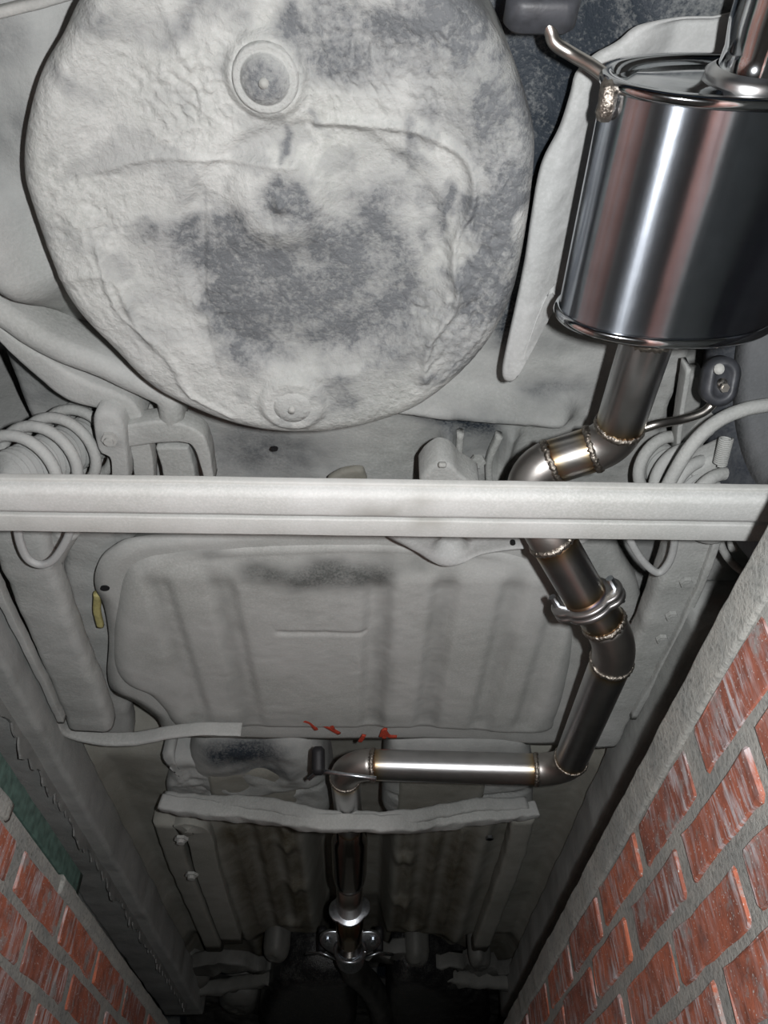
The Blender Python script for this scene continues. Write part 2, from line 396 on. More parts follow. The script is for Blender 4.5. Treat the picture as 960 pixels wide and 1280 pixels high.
# ================================================================ the setting: brick pit
XR, XL, Y0, Y1, ZB = 0.375, -0.53, -1.6, 4.3, -1.55
def structure(o): o['kind'] = 'structure'; return o
pf = structure(box('floor', ((XR+XL)/2, (Y0+Y1)/2, ZB-.03), (XR-XL+.6, Y1-Y0, .06), 'mortar', bev=0))
def brick_meshes(n=8):
    out = []
    for k in range(n):
        L, Hh, D = .226, .0585, .03; V = []
        # front face inset for a chipped bevel: 8 back/side verts + 8 front verts (octagon-cut corners)
        cs = [(-L/2, -Hh/2), (L/2, -Hh/2), (L/2, Hh/2), (-L/2, Hh/2)]
        outer = []
        for i, (a, b) in enumerate(cs):
            j1 = random.uniform(.002, .009); j2 = random.uniform(.002, .007)
            sa = -1 if a > 0 else 1; sb = -1 if b > 0 else 1
            if i in (0, 2): outer += [(a, b+sb*j2), (a+sa*j1, b)]
            else: outer += [(a+sa*j1, b), (a, b+sb*j2)]
            if i == 0: outer += [(random.uniform(-.04, .04), b+random.uniform(-.001, .0025))]
            if i == 2: outer += [(random.uniform(-.04, .04), b-random.uniform(-.001, .0025))]
        m = len(outer)
        rag = []
        for i in range(m):
            (a, b), (a2, b2) = outer[i], outer[(i+1) % m]; rag.append((a, b))
            if abs(a2-a) > .05:
                for f_ in (.35, .7): rag.append((a+(a2-a)*f_, b+(b2-b)*f_+random.uniform(-.0028, .0015)*(1 if b > 0 else -1)))
        outer = rag; m = len(outer)
        for (a, b) in outer: V.append((0, a, b))                       # back
        for (a, b) in outer: V.append((D-.003, a, b))                  # shoulder
        for (a, b) in outer: V.append((D+random.uniform(-.0012, .0012), a*.975, b*.93))
        F = [tuple(range(2*m, 3*m))]
        for r_ in (0, 1):
            for i in range(m): F.append((r_*m+i, r_*m+(i+1) % m, (r_+1)*m+(i+1) % m, (r_+1)*m+i))
        me = bpy.data.meshes.new('brick'); me.from_pydata(V, [], F); me.materials.append(M['brick']); me.update(); out.append(me)
    return out
BM = brick_meshes()
def pit_wall(name, x, side, caph, offs, gap=None):
    """side=+1: wall on the right, its face looks to -x"""
    V, F = box_data((x+side*.115, (Y0+Y1)/2, (ZB-.0)/2-.004), (.23, Y1-Y0, -ZB-.008))
    wl = structure(mesh(name, [tuple(v) for v in V], F, 'mortar', None, False))
    # lumpy cement edge on top
    segs = [(Y0, Y1)] if not gap else [(Y0, gap[0]), (gap[1], Y1)]
    for (ya, yb) in segs:
        n = int((yb-ya)/.012); path = [Vector((x+side*.012, ya+(yb-ya)*i/n, -caph/2-.001)) for i in range(n+1)]
        o = sweep('cement_edge', path, rbox(.034, caph, .006), 'mortar', wl, lump=.005, lf=22)
    ch = .0745
    for r_ in range(10):
        zc = -caph-ch*(r_+.5)+.004
        y = Y0+.14+offs[r_ % len(offs)]
        while y < Y1-.13:
            if r_ < 6 or (y < 1.6):
                o = bpy.data.objects.new('brick', random.choice(BM)); COL.objects.link(o); o.parent = wl
                dx = random.uniform(.0020, .0055)
                if side > 0: o.rotation_euler = (random.uniform(-.012, .012), 0, PI)
                else: o.rotation_euler = (random.uniform(-.012, .012), 0, 0)
                o.location = (x+side*(.0305-dx), y+random.uniform(-.006, .006), zc+random.uniform(-.002, .002))
                o.scale = (1, random.uniform(.95, 1.02), random.uniform(.97, 1.04))
            y += .252
            if y > 3.4: break
    return wl
wr = pit_wall('wall_right', XR, 1, .052, [-.09, .02, -.127, .0])
wl_ = pit_wall('wall_left', XL, -1, .030, [.05, .17, .03, .15], gap=(1.16, 1.44))
for (nm, y) in (('wall_back', Y0-.06), ('wall_front', Y1+.06)):
    structure(box(nm, ((XR+XL)/2, y, ZB/2), (XR-XL+.46, .12, -ZB), 'mortar', bev=0))
for (nm, xc, wd) in (('floor_right', XR+.23+1.7, 3.4), ('floor_left', XL-.23-1.65, 3.3)):
    structure(box(nm, (xc, 1.9, -.06), (wd, 10.2, .12), 'mortar', bev=0))
for (nm, c_, s_) in (('wall_far_left', (-4.1, 1.9, 1.5), (.2, 10.4, 3.2)), ('wall_far_right', (4.1, 1.9, 1.5), (.2, 10.4, 3.2)), ('wall_far_front', (0, 7.1, 1.5), (8.4, .2, 3.2)), ('ceiling', (0, 1.9, 3.15), (8.4, 10.4, .2)),
                     ('floor_front', (0, 5.7, -.06), (8, 2.6, .12))):
    structure(box(nm, c_, s_, 'mortar', bev=0))
gr = thing('floor_rail', 'green painted steel rail lying along the top edge of the left brick wall', 'rail', (XL-.035, .9, 0))
path = [Vector((XL-.03, .2+1.36*i/60, .022)) for i in range(61)]
sweep('rail_bar', path, rbox(.05, .04, .003), 'green', gr, lump=.002, dirt=.1)
sweep('rail_lip', [Vector((XL-.062, .2, .03)), Vector((XL-.062, 1.56, .03))], rbox(.012, .056, .002), 'green', gr, dirt=.1)

# ================================================================ car body: underside sheet metal
XC = -.05
car = thing('car_body', 'dusty grey underside of a car standing over the brick pit', 'car', (XC, 1.5, .45))
def ridge(d, w): return np.exp(-(d/w)**2)
def grid_sheet(name, x0, x1, y0, y1, nx, ny, zf, mat, df, parent):
    xs = np.linspace(x0, x1, nx); ys = np.linspace(y0, y1, ny); X, Y = np.meshgrid(xs, ys); X = X.ravel(); Y = Y.ravel()
    Z = zf(X, Y); V = np.stack([X, Y, Z-0.52], 1)
    F = [(j*nx+i, (j+1)*nx+i, (j+1)*nx+i+1, j*nx+i+1) for j in range(ny-1) for i in range(nx-1)]
    return mesh(name, V, F, mat, parent, True, np.clip(df(X, Y), 0, 1))
# ---- rear floor (around the spare wheel well, behind the silencer)
rline = pl([(560, 520), (640, 560), (700, 590)], 1.0)
def z_rear(x, y):
    s = x-XC
    z = .985+0*x
    z = z-.05*ridge(line_d(x, y, pl([(0, 250), (40, 330), (100, 420), (150, 470)], .95)), .04)
    z = z+.03*sstep(.50, .60, y)                                    # steps up over the axle
    z = z-.05*ridge(line_d(x, y, pl([(430, 500), (560, 520), (700, 530)], .97)), .022)
    z = z-.03*ridge(line_d(x, y, pl([(560, 545), (565, 600)], 1.0)), .010)
    z = z-.03*ridge(line_d(x, y, pl([(640, 545), (620, 600)], 1.0)), .012)
    z = z-.06*sstep(.16, .30, x)*sstep(.52, .36, y)-.075*sstep(-.26, -.36, x)*sstep(.62, .5, y)
    z = z-.02*ridge(line_d(x, y, pl([(210, 530), (250, 600)], 1.0)), .03)
    z = z+.012*(fbm(x, y, 9, 4, 1)-.5)+.006*(fbm(x, y, 45, 3, 2)-.5)
    z = z+.24*(sstep(-.555, -.575, x)+sstep(.475, .495, x))*sstep(.20, .24, y)*sstep(.90, .86, y)
    return z
D_REAR = [(590, 545, 40, 14, .5), (690, 500, 40, 8, .35), (560, 535, 50, 8, .4), (120, 430, 30, 14, .4), (20, 20, 60, 40, .3), (60, 150, 20, 60, .3), (640, 60, 70, 90, 1.0), (690, 130, 60, 80, 1.0), (655, 250, 50, 120, .95), (800, 10, 110, 50, .8), (720, 90, 60, 50, .9), (30, 470, 60, 60, .35),
          (130, 400, 45, 25, .45), (590, 560, 70, 30, .35), (560, 520, 120, 10, .3), (320, 580, 90, 35, .45), (640, 400, 20, 50, .7), (0, 120, 40, 90, .25), (690, 440, 60, 18, .22), (720, 500, 70, 20, .15)]
grid_sheet('rear_floor', -.78, .68, -.55, 1.02, 190, 200, z_rear, 'dust', lambda x, y: .10+blobs(x, y, D_REAR, .98)+.1*fbm(x, y, 8, 3, 3), car)
# ---- spare wheel well
WZ = .82
WO = [(150, -70), (95, 0), (70, 50), (42, 100), (24, 170), (22, 225), (34, 270), (52, 320), (75, 372), (105, 412), (140, 447), (185, 492), (232, 517), (290, 538), (345, 548), (405, 549),
      (470, 538), (525, 517), (575, 478), (612, 436), (640, 385), (655, 330), (668, 250), (672, 180), (655, 110), (628, 50), (590, 0), (520, -70), (420, -130), (280, -130)]
tri = [(290, 285), (318, 235), (350, 200), (385, 225), (410, 285), (350, 292), (290, 285)]
trib = pl(tri, WZ, 4)
crease = pl([(395, 158), (450, 158), (520, 168), (575, 195), (592, 225), (590, 262), (574, 290), (566, 330), (572, 365), (560, 395), (535, 430), (532, 475)], WZ, 6)
seam2 = pl([(60, 355), (135, 345), (175, 410), (215, 455), (235, 490), (290, 520)], WZ, 5)
seam3 = pl([(120, 310), (150, 390), (210, 440), (240, 495)], WZ, 5)
seam4 = pl([(195, -10), (215, 45), (235, 85)], WZ, 4)
seam5 = pl([(252, 240), (255, 400), (275, 470)], WZ, 4)
seam6 = pl([(120, 218), (190, 200), (260, 202), (370, 210)], WZ, 4)
def disc(x, y, u, v, r, Z=WZ):
    c = P(u, v, Z); return np.hypot(x-c.x, y-c.y)/(r*pxsize(u, v, Z))
WR = [(560, 400, 45, 90, 1), (620, 300, 35, 110, 1), (220, 110, 75, 60, 1), (500, 90, 130, 90, 1), (90, 270, 50, 70, .7), (560, 450, 50, 40, 1), (90, 60, 60, 60, .5), (240, 60, 60, 60, .4), (200, 400, 110, 60, .35)]
def z_well(x, y):
    z = np.zeros_like(x)
    c = P(345, 250, WZ); r = np.hypot(x-c.x, y-c.y)
    z += .010*sstep(.23, .18, r)                                     # centre dished up a little
    z += .012*sstep(.020, .0, line_d(x, y, seam2))*0
    inner = disc(x, y, 395, 330, 175); z += .006*sstep(1.0, .9, inner)
    z -= .006*ridge(line_d(x, y, crease), .0045); z -= .0035*ridge(line_d(x, y, seam2), .004); z -= .003*ridge(line_d(x, y, seam3), .0035)
    z -= .003*ridge(line_d(x, y, seam4), .004); z += .002*ridge(line_d(x, y, seam5), .003); z -= .003*ridge(line_d(x, y, seam6), .004)
    z -= .014*sstep(1.25, .55, disc(x, y, 350, 252, 62)); z -= .009*ridge(disc(x, y, 350, 256, 12), .8)
    z -= .004*ridge(line_d(x, y, pl([(300, 300), (350, 304), (405, 300)], WZ)), .018)
    for (u, v, r0) in ((332, 97, 50), (366, 503, 40)): z -= .008*sstep(1.15, .85, disc(x, y, u, v, r0))
    wm = .12+blobs(x, y, WR, WZ, .6)
    rid = 1-np.abs(2*fbm(x+.3*(fbm(x, y, 20, 2, 7)-.5)*.2, y*.7, 125, 2, 21)-1)
    z += -.0058*wm*(rid-.6)+.0030*(fbm(x, y, 34, 4, 9)-.5)+.012*(fbm(x, y, 6, 3, 19)-.5)
    return z
D_WELL = [(330, 262, 22, 20, .6), (350, 225, 16, 22, .5), (380, 262, 18, 20, .45), (440, 290, 60, 40, .35), (490, 350, 50, 40, .35), (290, 300, 24, 24, .4), (180, 310, 40, 24, .35), (230, 430, 40, 20, .35), (440, 400, 150, 75, .78), (350, 330, 120, 75, .62), (240, 330, 70, 60, .50), (265, 295, 28, 36, .55), (300, 420, 60, 60, .7), (400, 400, 60, 50, .35), (520, 80, 110, 85, .72), (420, 60, 40, 70, .75),
          (560, 20, 45, 50, .95), (500, 10, 60, 30, .5), (620, 230, 45, 120, .70), (655, 250, 30, 120, .95), (630, 330, 34, 55, .9), (600, 400, 28, 45, .55), (350, 240, 40, 40, .50), (205, 120, 50, 22, .25), (80, 95, 22, 30, .45), (150, 20, 90, 30, .45),
          (230, 20, 60, 35, .4), (545, 280, 16, 26, .55), (515, 205, 14, 30, .55), (520, 480, 18, 14, .7), (430, 500, 70, 20, .35), (560, 455, 40, 25, .4), (240, 400, 35, 30, .55), (300, 60, 20, 18, .4), (378, 187, 9, 8, .8),
          (480, 265, 80, 60, .28), (640, 150, 18, 60, .5), (450, 330, 90, 50, .3)]
well = pad('spare_wheel_well', WO, WZ, 'well', car, h=.15, rnd=.09, rdrop=.028, nr=150, na=420, relief=z_well, dirt=lambda x, y: .04+blobs(x, y, D_WELL, WZ, 1.3)*np.clip(.30+1.15*fbm(x, y, 38, 4, 66), 0, 1.1)+.25*sstep(.62, .72, fbm(x, y, 24, 4, 14)), cen=(350, 250))
def ring_plug(u, v, r0, ri, Z, dark, parent, nm):
    s = pxsize(u, v, Z); c = P(u, v, Z); prof = [(0, -.010), (ri*.55, -.009), (ri*.9, -.0075), (ri, -.002), (ri*1.08, -.0005), (r0*.88, -.0035), (r0*.97, -.0015), (r0, .004)]
    V = []; F = []; n = 56; dd = []
    for k in range(1, len(prof)):
        for i in range(n):
            a = 2*PI*i/n; V.append((c.x+prof[k][0]*s*math.cos(a), c.y+prof[k][0]*s*math.sin(a), c.z+prof[k][1]-.004)); dd.append(dark if k < 2 else (dark*.62 if k == 2 else (dark*.4 if k == 3 else .22)))
    V.append((c.x, c.y, c.z+prof[0][1]-.004)); dd.append(dark)
    for i in range(n): F.append((len(V)-1, (i+1) % n, i))
    for k in range(len(prof)-2):
        for i in range(n): F.append((k*n+i, k*n+(i+1) % n, (k+1)*n+(i+1) % n, (k+1)*n+i))
    return mesh(nm, V, F, 'well', parent, True, dd)
p1 = ring_plug(332, 97, 42, 30, WZ, .95, well, 'drain_plug'); p1['label'] = 'round drain plug with a dark shiny centre'
p2 = ring_plug(366, 503, 34, 25, WZ, .30, well, 'drain_plug'); p2['label'] = 'round dust-covered drain plug'
for u, v in ((332, 97), (366, 503)):
    c = P(u, v, WZ); V = []; F = []; 
    V, F = tube_data([c+Vector((0, 0, -.019)), c+Vector((0, 0, -.006))], .0045, 12); mesh('plug_stem', [tuple(q) for q in V], F, 'mould', well, True, [.3]*len(V))
# ---- frame rails, seam bands and brackets of the rear floor
def band(name, pts, Z, wpx, mat='dust', parent=None, h=.04, r=.008, n=10, dirt=None, lump=.004, sc=None, label=None):
    Zs = Z if isinstance(Z, (list, tuple)) else [Z]*len(pts)
    raw = [P(u, v, z_) for (u, v), z_ in zip(pts, Zs)]; path = catmull(raw, n)
    mid = pts[len(pts)//2]; wd = wpx*pxsize(mid[0], mid[1], Zs[len(pts)//2])
    path = [p+Vector((0, 0, h/2)) for p in path]
    scl = None
    if sc: scl = list(np.interp(np.linspace(0, len(pts)-1, len(path)), range(len(sc)), sc))
    return sweep(name, path, rbox(wd, h, min(r, h*.45, wd*.45)), mat, parent, scale=scl, lump=lump, dirt=dirt, label=label)
rl = band('frame_rail', [(-60, 350), (0, 400), (60, 438), (120, 462), (175, 488), (207, 505), (212, 535)], .90, 36, 'dust', car, h=.08, r=.016, sc=[1, 1, 1, 1, 1, .95, .9])
band('rail_flange', [(-60, 360), (0, 420), (50, 460), (95, 490), (150, 507), (172, 530)], .915, 26, 'dust', car, h=.05, r=.006, sc=[.6, .7, 1.3, 1.7, 1.2, .8])
band('floor_seam', [(-20, 22), (20, 12), (60, 2), (110, -14)], .88, 13, 'mould', car, h=.02)
band('axle_bracket', [(150, 548), (200, 541), (235, 545), (252, 562), (262, 605)], .90, 24, 'dust', car, h=.035, r=.004, sc=[1.4, 1.5, 1.2, .8, .5])
band('axle_bracket', [(170, 548), (178, 575), (180, 612)], .91, 26, 'dust', car, h=.03, r=.003)
band('axle_bracket', [(215, 560), (222, 585), (226, 612)], .93, 40, 'dust', car, h=.03, r=.004)
pad('strut_mount', [(116, 524), (124, 515), (145, 520), (155, 535), (158, 555), (160, 608), (142, 612), (138, 575), (124, 566), (118, 548)], .885, 'dust', car, h=.05, rnd=.2, rdrop=.006, nr=10, na=50,
    relief=lambda x, y: -.008*ridge(disc(x, y, 138, 545, 12, .885), .9))
bolt(car, P(138, 547, .88), Vector((0, 0, -1)), .012, .007, 'mould', 'bolt')
c = P(343, 563, .985)
def hole(u, v, Z, ru, rv, parent, name='floor_hole'):
    c = P(u, v, Z); V = [tuple(P(u+ru*math.cos(2*PI*i/20), v+rv*math.sin(2*PI*i/20), Z)) for i in range(20)]
    V2 = [(x, y, z+.004) for x, y, z in V]
    F = [tuple(range(20))]+[(i, (i+1) % 20, 20+(i+1) % 20, 20+i) for i in range(20)]
    return mesh(name, V+V2, F, 'hole', parent, False)
hole(343, 562, .975, 4.5, 2.5, car)
hs = [(410, 604), (424, 592), (440, 588), (452, 588), (456, 594), (455, 606)]
pad('floor_slot', hs, .965, 'front', car, h=.01, rnd=.1, rdrop=.002, nr=4, na=40, dirt=lambda x, y: .5+0*x)
pad('floor_bracket', [(526, 606), (530, 592), (541, 582), (552, 578), (566, 583), (578, 596), (600, 612), (560, 614)], .86, 'dust', car, h=.05, rnd=.25, rdrop=.006, nr=10, na=60)
box('bolt_head', P(553, 581, .85), (.012, .008, .008), 'mould', car)
# pressed shelf right of the slot
band('pressed_rib', [(576, 545), (574, 580), (578, 612)], .99, 9, 'dust', car, h=.02, lump=.001)
band('pressed_rib', [(625, 548), (612, 580), (612, 612)], .99, 9, 'dust', car, h=.02, lump=.001)
bolt(car, P(597, 575, .985), Vector((0, 0, -1)), .008, .008, 'dust', 'bolt')
pad('bracket_under_beam', [(485, 668), (520, 692), (545, 707), (565, 709), (600, 694), (650, 686), (700, 684), (735, 678), (740, 668), (600, 655)], .80, 'shield', car, h=.04, rnd=.12, rdrop=.004, nr=14, na=90,
    relief=lambda x, y: .02*sstep(1.1, .6, disc(x, y, 565, 684, 20, .80))-.004*ridge(line_d(x, y, pl([(500, 672), (550, 705), (620, 690), (730, 677)], .80)), .005))
hole(641, 679, .797, 3.5, 3, car)
#SECTIONS2
# ---- space over the rear axle and tank
def z_mid(x, y):
    s = x-XC; z = .985+0*x
    z += .03*(fbm(x, y, 7, 4, 31)-.5)+.008*(fbm(x, y, 40, 3, 33)-.5)
    z -= .10*sstep(.60, .72, np.abs(s))
    return z
grid_sheet('axle_tunnel_panel', -.80, .70, 1.0, 1.72, 120, 70, z_mid, 'dust', lambda x, y: .12+.3*fbm(x, y, 9, 3, 3), car)
# ---- front floor
def z_front(x, y):
    s = np.abs(x-XC); sx = x-XC
    z = .885+0*x
    tun = sstep(.125, .085, s); z = z+tun*.13                                # centre tunnel
    z = z+.020*sstep(.42, .46, s)*0
    rib = np.zeros_like(x)
    for c_ in (.17, .235, .30): rib = np.maximum(rib, ridge(s-c_, .014))
    on = sstep(2.02, 2.10, y)*sstep(2.95, 2.8, y)
    z = z-.016*rib*on
    z = z-.030*ridge(s-.355, .030)*sstep(1.7, 1.8, y)                        # floor rails
    z = z-.014*ridge(s-.135, .012)*on
    z = z-.055*sstep(.55, .60, s)                                            # toward the sills
    # swelling seat pans behind the cross member
    z = z-.05*sstep(1.62, 1.68, y)*sstep(1.97, 1.93, y)*sstep(.34, .31, s)*(1-tun)
    z = z+.05*sstep(2.95, 3.15, y)*(1-.5*tun)
    for k, (a, b) in enumerate(((.15, 2.28), (.16, 2.62), (-.16, 2.5), (-.17, 2.2), (.20, 2.9), (-.2, 2.85))):
        z = z-.018*ridge(np.hypot((sx-a)*1.0, (y-b)*.7), .028)
    z = z+.010*(fbm(x, y*.6, 10, 3, 41)-.5)+.0015*(fbm(x, y*.5, 40, 3, 43)-.5)+.10*sstep(1.72, 1.56, y)
    return z
def d_front(x, y):
    s = np.abs(x-XC); sx = x-XC
    d = .22+.25*fbm(x, y, 9, 3, 3)
    on = sstep(2.03, 2.12, y)*sstep(.12, .15, s)*sstep(.36, .32, s)
    d = d+on*(.25+.35*fbm(x*1, y*.25, 14, 3, 4))
    for c_ in (.2025, .2675): d = d-.25*on*ridge(s-c_, .012)
    return d+.3*sstep(2.9, 3.3, y)
grid_sheet('front_floor', -.76, .66, 1.56, 3.45, 170, 220, z_front, 'front', d_front, car)
# sills with a ragged pinch seam
for sd, lab in ((-1, None), (1, None)):
    x0 = XC+sd*.64
    n = 90; path = [Vector((x0, 1.02+2.5*i/n, A(.80))) for i in range(n+1)]
    sweep('side_sill', path, rbox(.15, .10, .012), 'dust', car, lump=.012, lf=14, dirt=lambda V: .12+.25*fbm(V[:, 0], V[:, 1], 9, 3, 3))
    V = []; F = []; n = 260
    for i in range(n+1):
        y = .95+2.4*i/n; j = .022*(vn(np.array([i*.55]), np.array([1.]), 3)[0]-.5)+(.010 if vn(np.array([i*.13]), np.array([5.]), 3)[0] > .7 else 0)
        for (a, b) in ((0, 0), (0, -.022-j), (.004, -.022-j), (.004, 0)): V.append((x0-sd*.035+a, y, A(.755)+b))
    for i in range(n):
        for k in range(4): F.append((i*4+k, i*4+(k+1) % 4, i*4+4+(k+1) % 4, i*4+4+k))
    mesh('pinch_seam', V, F, 'mould', car, False, [.5]*len(V))
    band('floor_rail', [(205+0, 1030), (225, 1090), (268, 1190)] if sd < 0 else [(655, 1025), (640, 1085), (600, 1190)], .835, 26, 'front', car, h=.05, r=.01, lump=.008, dirt=.25)
# quarter panels closing the body behind the sills
for sd in (-1, 1):
    sweep('quarter_panel', [Vector((XC+sd*.74, y, A(1.0))) for y in (-.6, -.2, .2, .6, 1.0, 1.4, 2.4, 3.5)], rbox(.04, .62, .01), 'dust', car, dirt=.3)
sweep('rear_bumper', [Vector((x, -.60, A(.92))) for x in np.linspace(-.82, .72, 12)], rbox(.08, .30, .03), 'black', car)
box('cabin_shell', (XC, 2.15, A(1.34)), (1.5, 5.6, .10), 'black', car, bev=.03)
# cross member lips between tank and floor
band('floor_crossmember', [(200, 1012), (260, 1022), (330, 1028), (385, 1037), (440, 1039), (490, 1040), (545, 1036), (600, 1030), (650, 1024), (672, 1020)], [.78, .76, .74, .70, .69, .70, .74, .76, .78, .79], 16, 'dust', car, h=.035, r=.005, n=14, lump=.012, sc=[1, 1.2, 1.4, 1.1, .8, 1.1, 1.5, 1.4, 1.1, .8], dirt=.12)
band('crossmember_flange', [(205, 1004), (262, 1010), (330, 1012), (385, 1026), (440, 1031), (490, 1030), (560, 1021), (600, 1014), (660, 1012)], [.80, .78, .76, .715, .705, .715, .76, .78, .80], 9, 'dust', car, h=.03, r=.008, n=14, lump=.010, dirt=.2)
# seat wells, left and right of the tunnel
def lumps(cx, cy, Z, r): return lambda x, y: .02*(fbm(x, y, 16, 3, 77)-.5)
pad('seat_well', [(238, 940), (262, 932), (320, 934), (372, 932), (398, 944), (410, 985), (408, 1030), (340, 1024), (270, 1018), (240, 1000), (234, 965)], .835, 'dust', car, h=.09, rnd=.35, rdrop=.04, nr=30, na=120,
    relief=lambda x, y: .030*(fbm(x, y, 12, 3, 77)-.5)+.012*ridge(line_d(x, y, pl([(240, 992), (330, 996), (402, 985)], .835)), .008), dirt=lambda x, y: .22+blobs(x, y, [(300, 945, 60, 12, .8), (330, 966, 50, 8, .5), (290, 1012, 30, 8, .5)], .835))
pad('seat_well', [(478, 1000), (484, 945), (500, 932), (560, 930), (640, 932), (664, 945), (668, 1000), (660, 1020), (600, 1022), (550, 1026), (500, 1030), (480, 1022)], .84, 'dust', car, h=.09, rnd=.3, rdrop=.03, nr=30, na=120,
    relief=lambda x, y: .018*(fbm(x, y, 12, 3, 71)-.5)+.012*ridge(line_d(x, y, pl([(490, 996), (560, 1000), (660, 992)], .84)), .008), dirt=lambda x, y: .25+blobs(x, y, [(560, 1008, 60, 6, .4)], .84))
pad('jacking_bracket', [(200, 950), (214, 944), (218, 960), (206, 985), (215, 1000), (236, 1004), (262, 1002), (270, 985), (258, 962), (226, 950)], .84, 'dust', car, h=.05, rnd=.3, rdrop=.015, nr=14, na=60, relief=lambda x, y: .02*(fbm(x, y, 30, 3, 7)-.5), dirt=lambda x, y: .25+0*x)
band('cable_strap', [(222, 1040), (246, 1042), (262, 1100), (290, 1180)], .83, 30, 'front', car, h=.03, r=.004, dirt=.2, lump=.006)
for (u, v) in ((227, 1047), (240, 1092)): bolt(car, P(u, v, .80), Vector((0, 0, -1)), .015, .010, 'mould', 'bolt')
bolt(car, P(612, 1046, .85), Vector((0, 0, -1)), .006, .006, 'zinc', 'bolt')
# floor flange curve at the left front of the tank
band('body_flange', [(66, 905), (84, 922), (120, 931), (165, 932), (210, 924), (250, 919), (300, 920)], .80, 8, 'dust', car, h=.03, r=.006, n=10, lump=.004, sc=[1, 1, 1, 1, .9, .6, .15])
band('body_flange', [(68, 905), (62, 918), (72, 928)], .80, 10, 'dust', car, h=.04, r=.006)
band('side_member', [(108, 664), (112, 720), (118, 800), (128, 870), (138, 925)], .89, 62, 'dust', car, h=.06, r=.02, n=10, lump=.010)
band('side_member', [(150, 664), (105, 700), (82, 740), (62, 790)], .90, 40, 'dust', car, h=.05, r=.018, n=10, lump=.008)
band('side_member', [(690, 650), (740, 700), (775, 770), (770, 850), (752, 925)], .90, 60, 'dust', car, h=.06, r=.02, n=10, lump=.010)
band('member_lip', [(108, 852), (114, 870), (116, 905)], .86, 8, 'dust', car, h=.03, r=.003)
tag(thing('foam_pad', 'strip of yellow foam wedged beside the left flange of the fuel tank', 'foam', tuple(P(121, 762, .86))), 'strip of yellow foam wedged beside the left flange of the fuel tank', 'foam')
band('foam_strip', [(121, 745), (120, 765), (125, 785)], .862, 9, 'yellow', bpy.data.objects['foam_pad'], h=.012, r=.004)

# ================================================================ fuel tank
tank = thing('fuel_tank', 'dusty grey ribbed fuel tank filling the middle of the car underside', 'fuel tank', tuple(P(430, 810, .84)))
TZ = .84
pad('tank_flange', [(118, 722), (124, 704), (140, 690), (165, 680), (240, 672), (330, 664), (480, 660), (600, 668), (700, 682), (735, 710), (752, 760), (748, 830), (735, 900), (700, 932), (560, 926), (400, 926), (250, 924), (208, 918), (196, 900), (168, 880), (142, 868), (134, 845),
     (136, 800), (130, 760), (120, 740)], .855, 'tank', tank, h=.012, rnd=.02, rdrop=.003, nr=18, na=260, relief=lambda x, y: .004*(fbm(x, y, 20, 3, 2)-.5), dirt=lambda x, y: .1+0*x)
grv = [(218, .9), (292, 1.0), (470, 1.2), (548, 1.2), (628, 1.1), (690, .9)]
gpos = [P(u, 800, TZ).x-XC for u, _ in grv]
yA, yB = P(430, 700, TZ).y, P(430, 915, TZ).y
def z_tank(x, y):
    z = .004*(fbm(x, y, 8, 3, 51)-.5)+.0012*(fbm(x, y, 60, 3, 52)-.5)
    on = sstep(yA+.02, yA+.09, y)*sstep(yB+.03, yB-.05, y)
    for g, (u, k) in zip(gpos, grv): z = z+.010*k*on*(1-sstep(.008, .032, np.abs(x-XC-g+.02*(y-1.2)*np.sign(g))))
    z = z+.012*sstep(.06, .0, y-yA)
    c = P(400, 760, TZ); q = np.maximum(np.abs(x-c.x-.0)/.085, 0)
    z = z+.003*ridge(y-P(400, 792, TZ).y, .006)*(1-sstep(.9, 1.0, q))
    return z
D_TANK = [(400, 722, 62, 18, .85), (320, 717, 30, 13, .6), (470, 722, 28, 20, .5), (520, 715, 30, 10, .35), (255, 700, 40, 7, .35), (480, 830, 14, 120, .30), (292, 830, 12, 120, .25), (548, 830, 14, 110, .28), (628, 830, 12, 110, .2), (218, 830, 10, 100, .15), (430, 905, 200, 14, .15)]  # stain patches, plus darker bands along the grooves
pad('tank_shell', [(150, 722), (165, 706), (200, 696), (300, 688), (450, 684), (600, 690), (672, 702), (705, 725), (722, 790), (716, 850), (700, 905), (680, 924), (560, 918), (400, 916), (250, 916), (215, 914), (200, 895), (180, 876), (150, 862), (137, 840), (136, 800), (142, 750)], TZ, 'tank', tank,
    h=.06, rnd=.10, rdrop=.035, nr=90, na=300, relief=z_tank, dirt=lambda x, y: .06+blobs(x, y, D_TANK, TZ, .4), cen=(430, 810))
for k, q in enumerate([[(380, 902), (388, 905), (395, 913)], [(406, 898), (409, 906), (413, 902), (416, 912)], [(401, 905), (424, 918)], [(450, 928), (455, 920)], [(476, 922), (480, 914), (486, 921), (496, 922)], [(482, 912), (480, 924)]]):
    band('paint_mark', q, TZ-.001, 5, 'red', tank, h=.004, r=.001, lump=.002)

hole(131, 736, .853, 6, 3, tank, 'flange_hole')
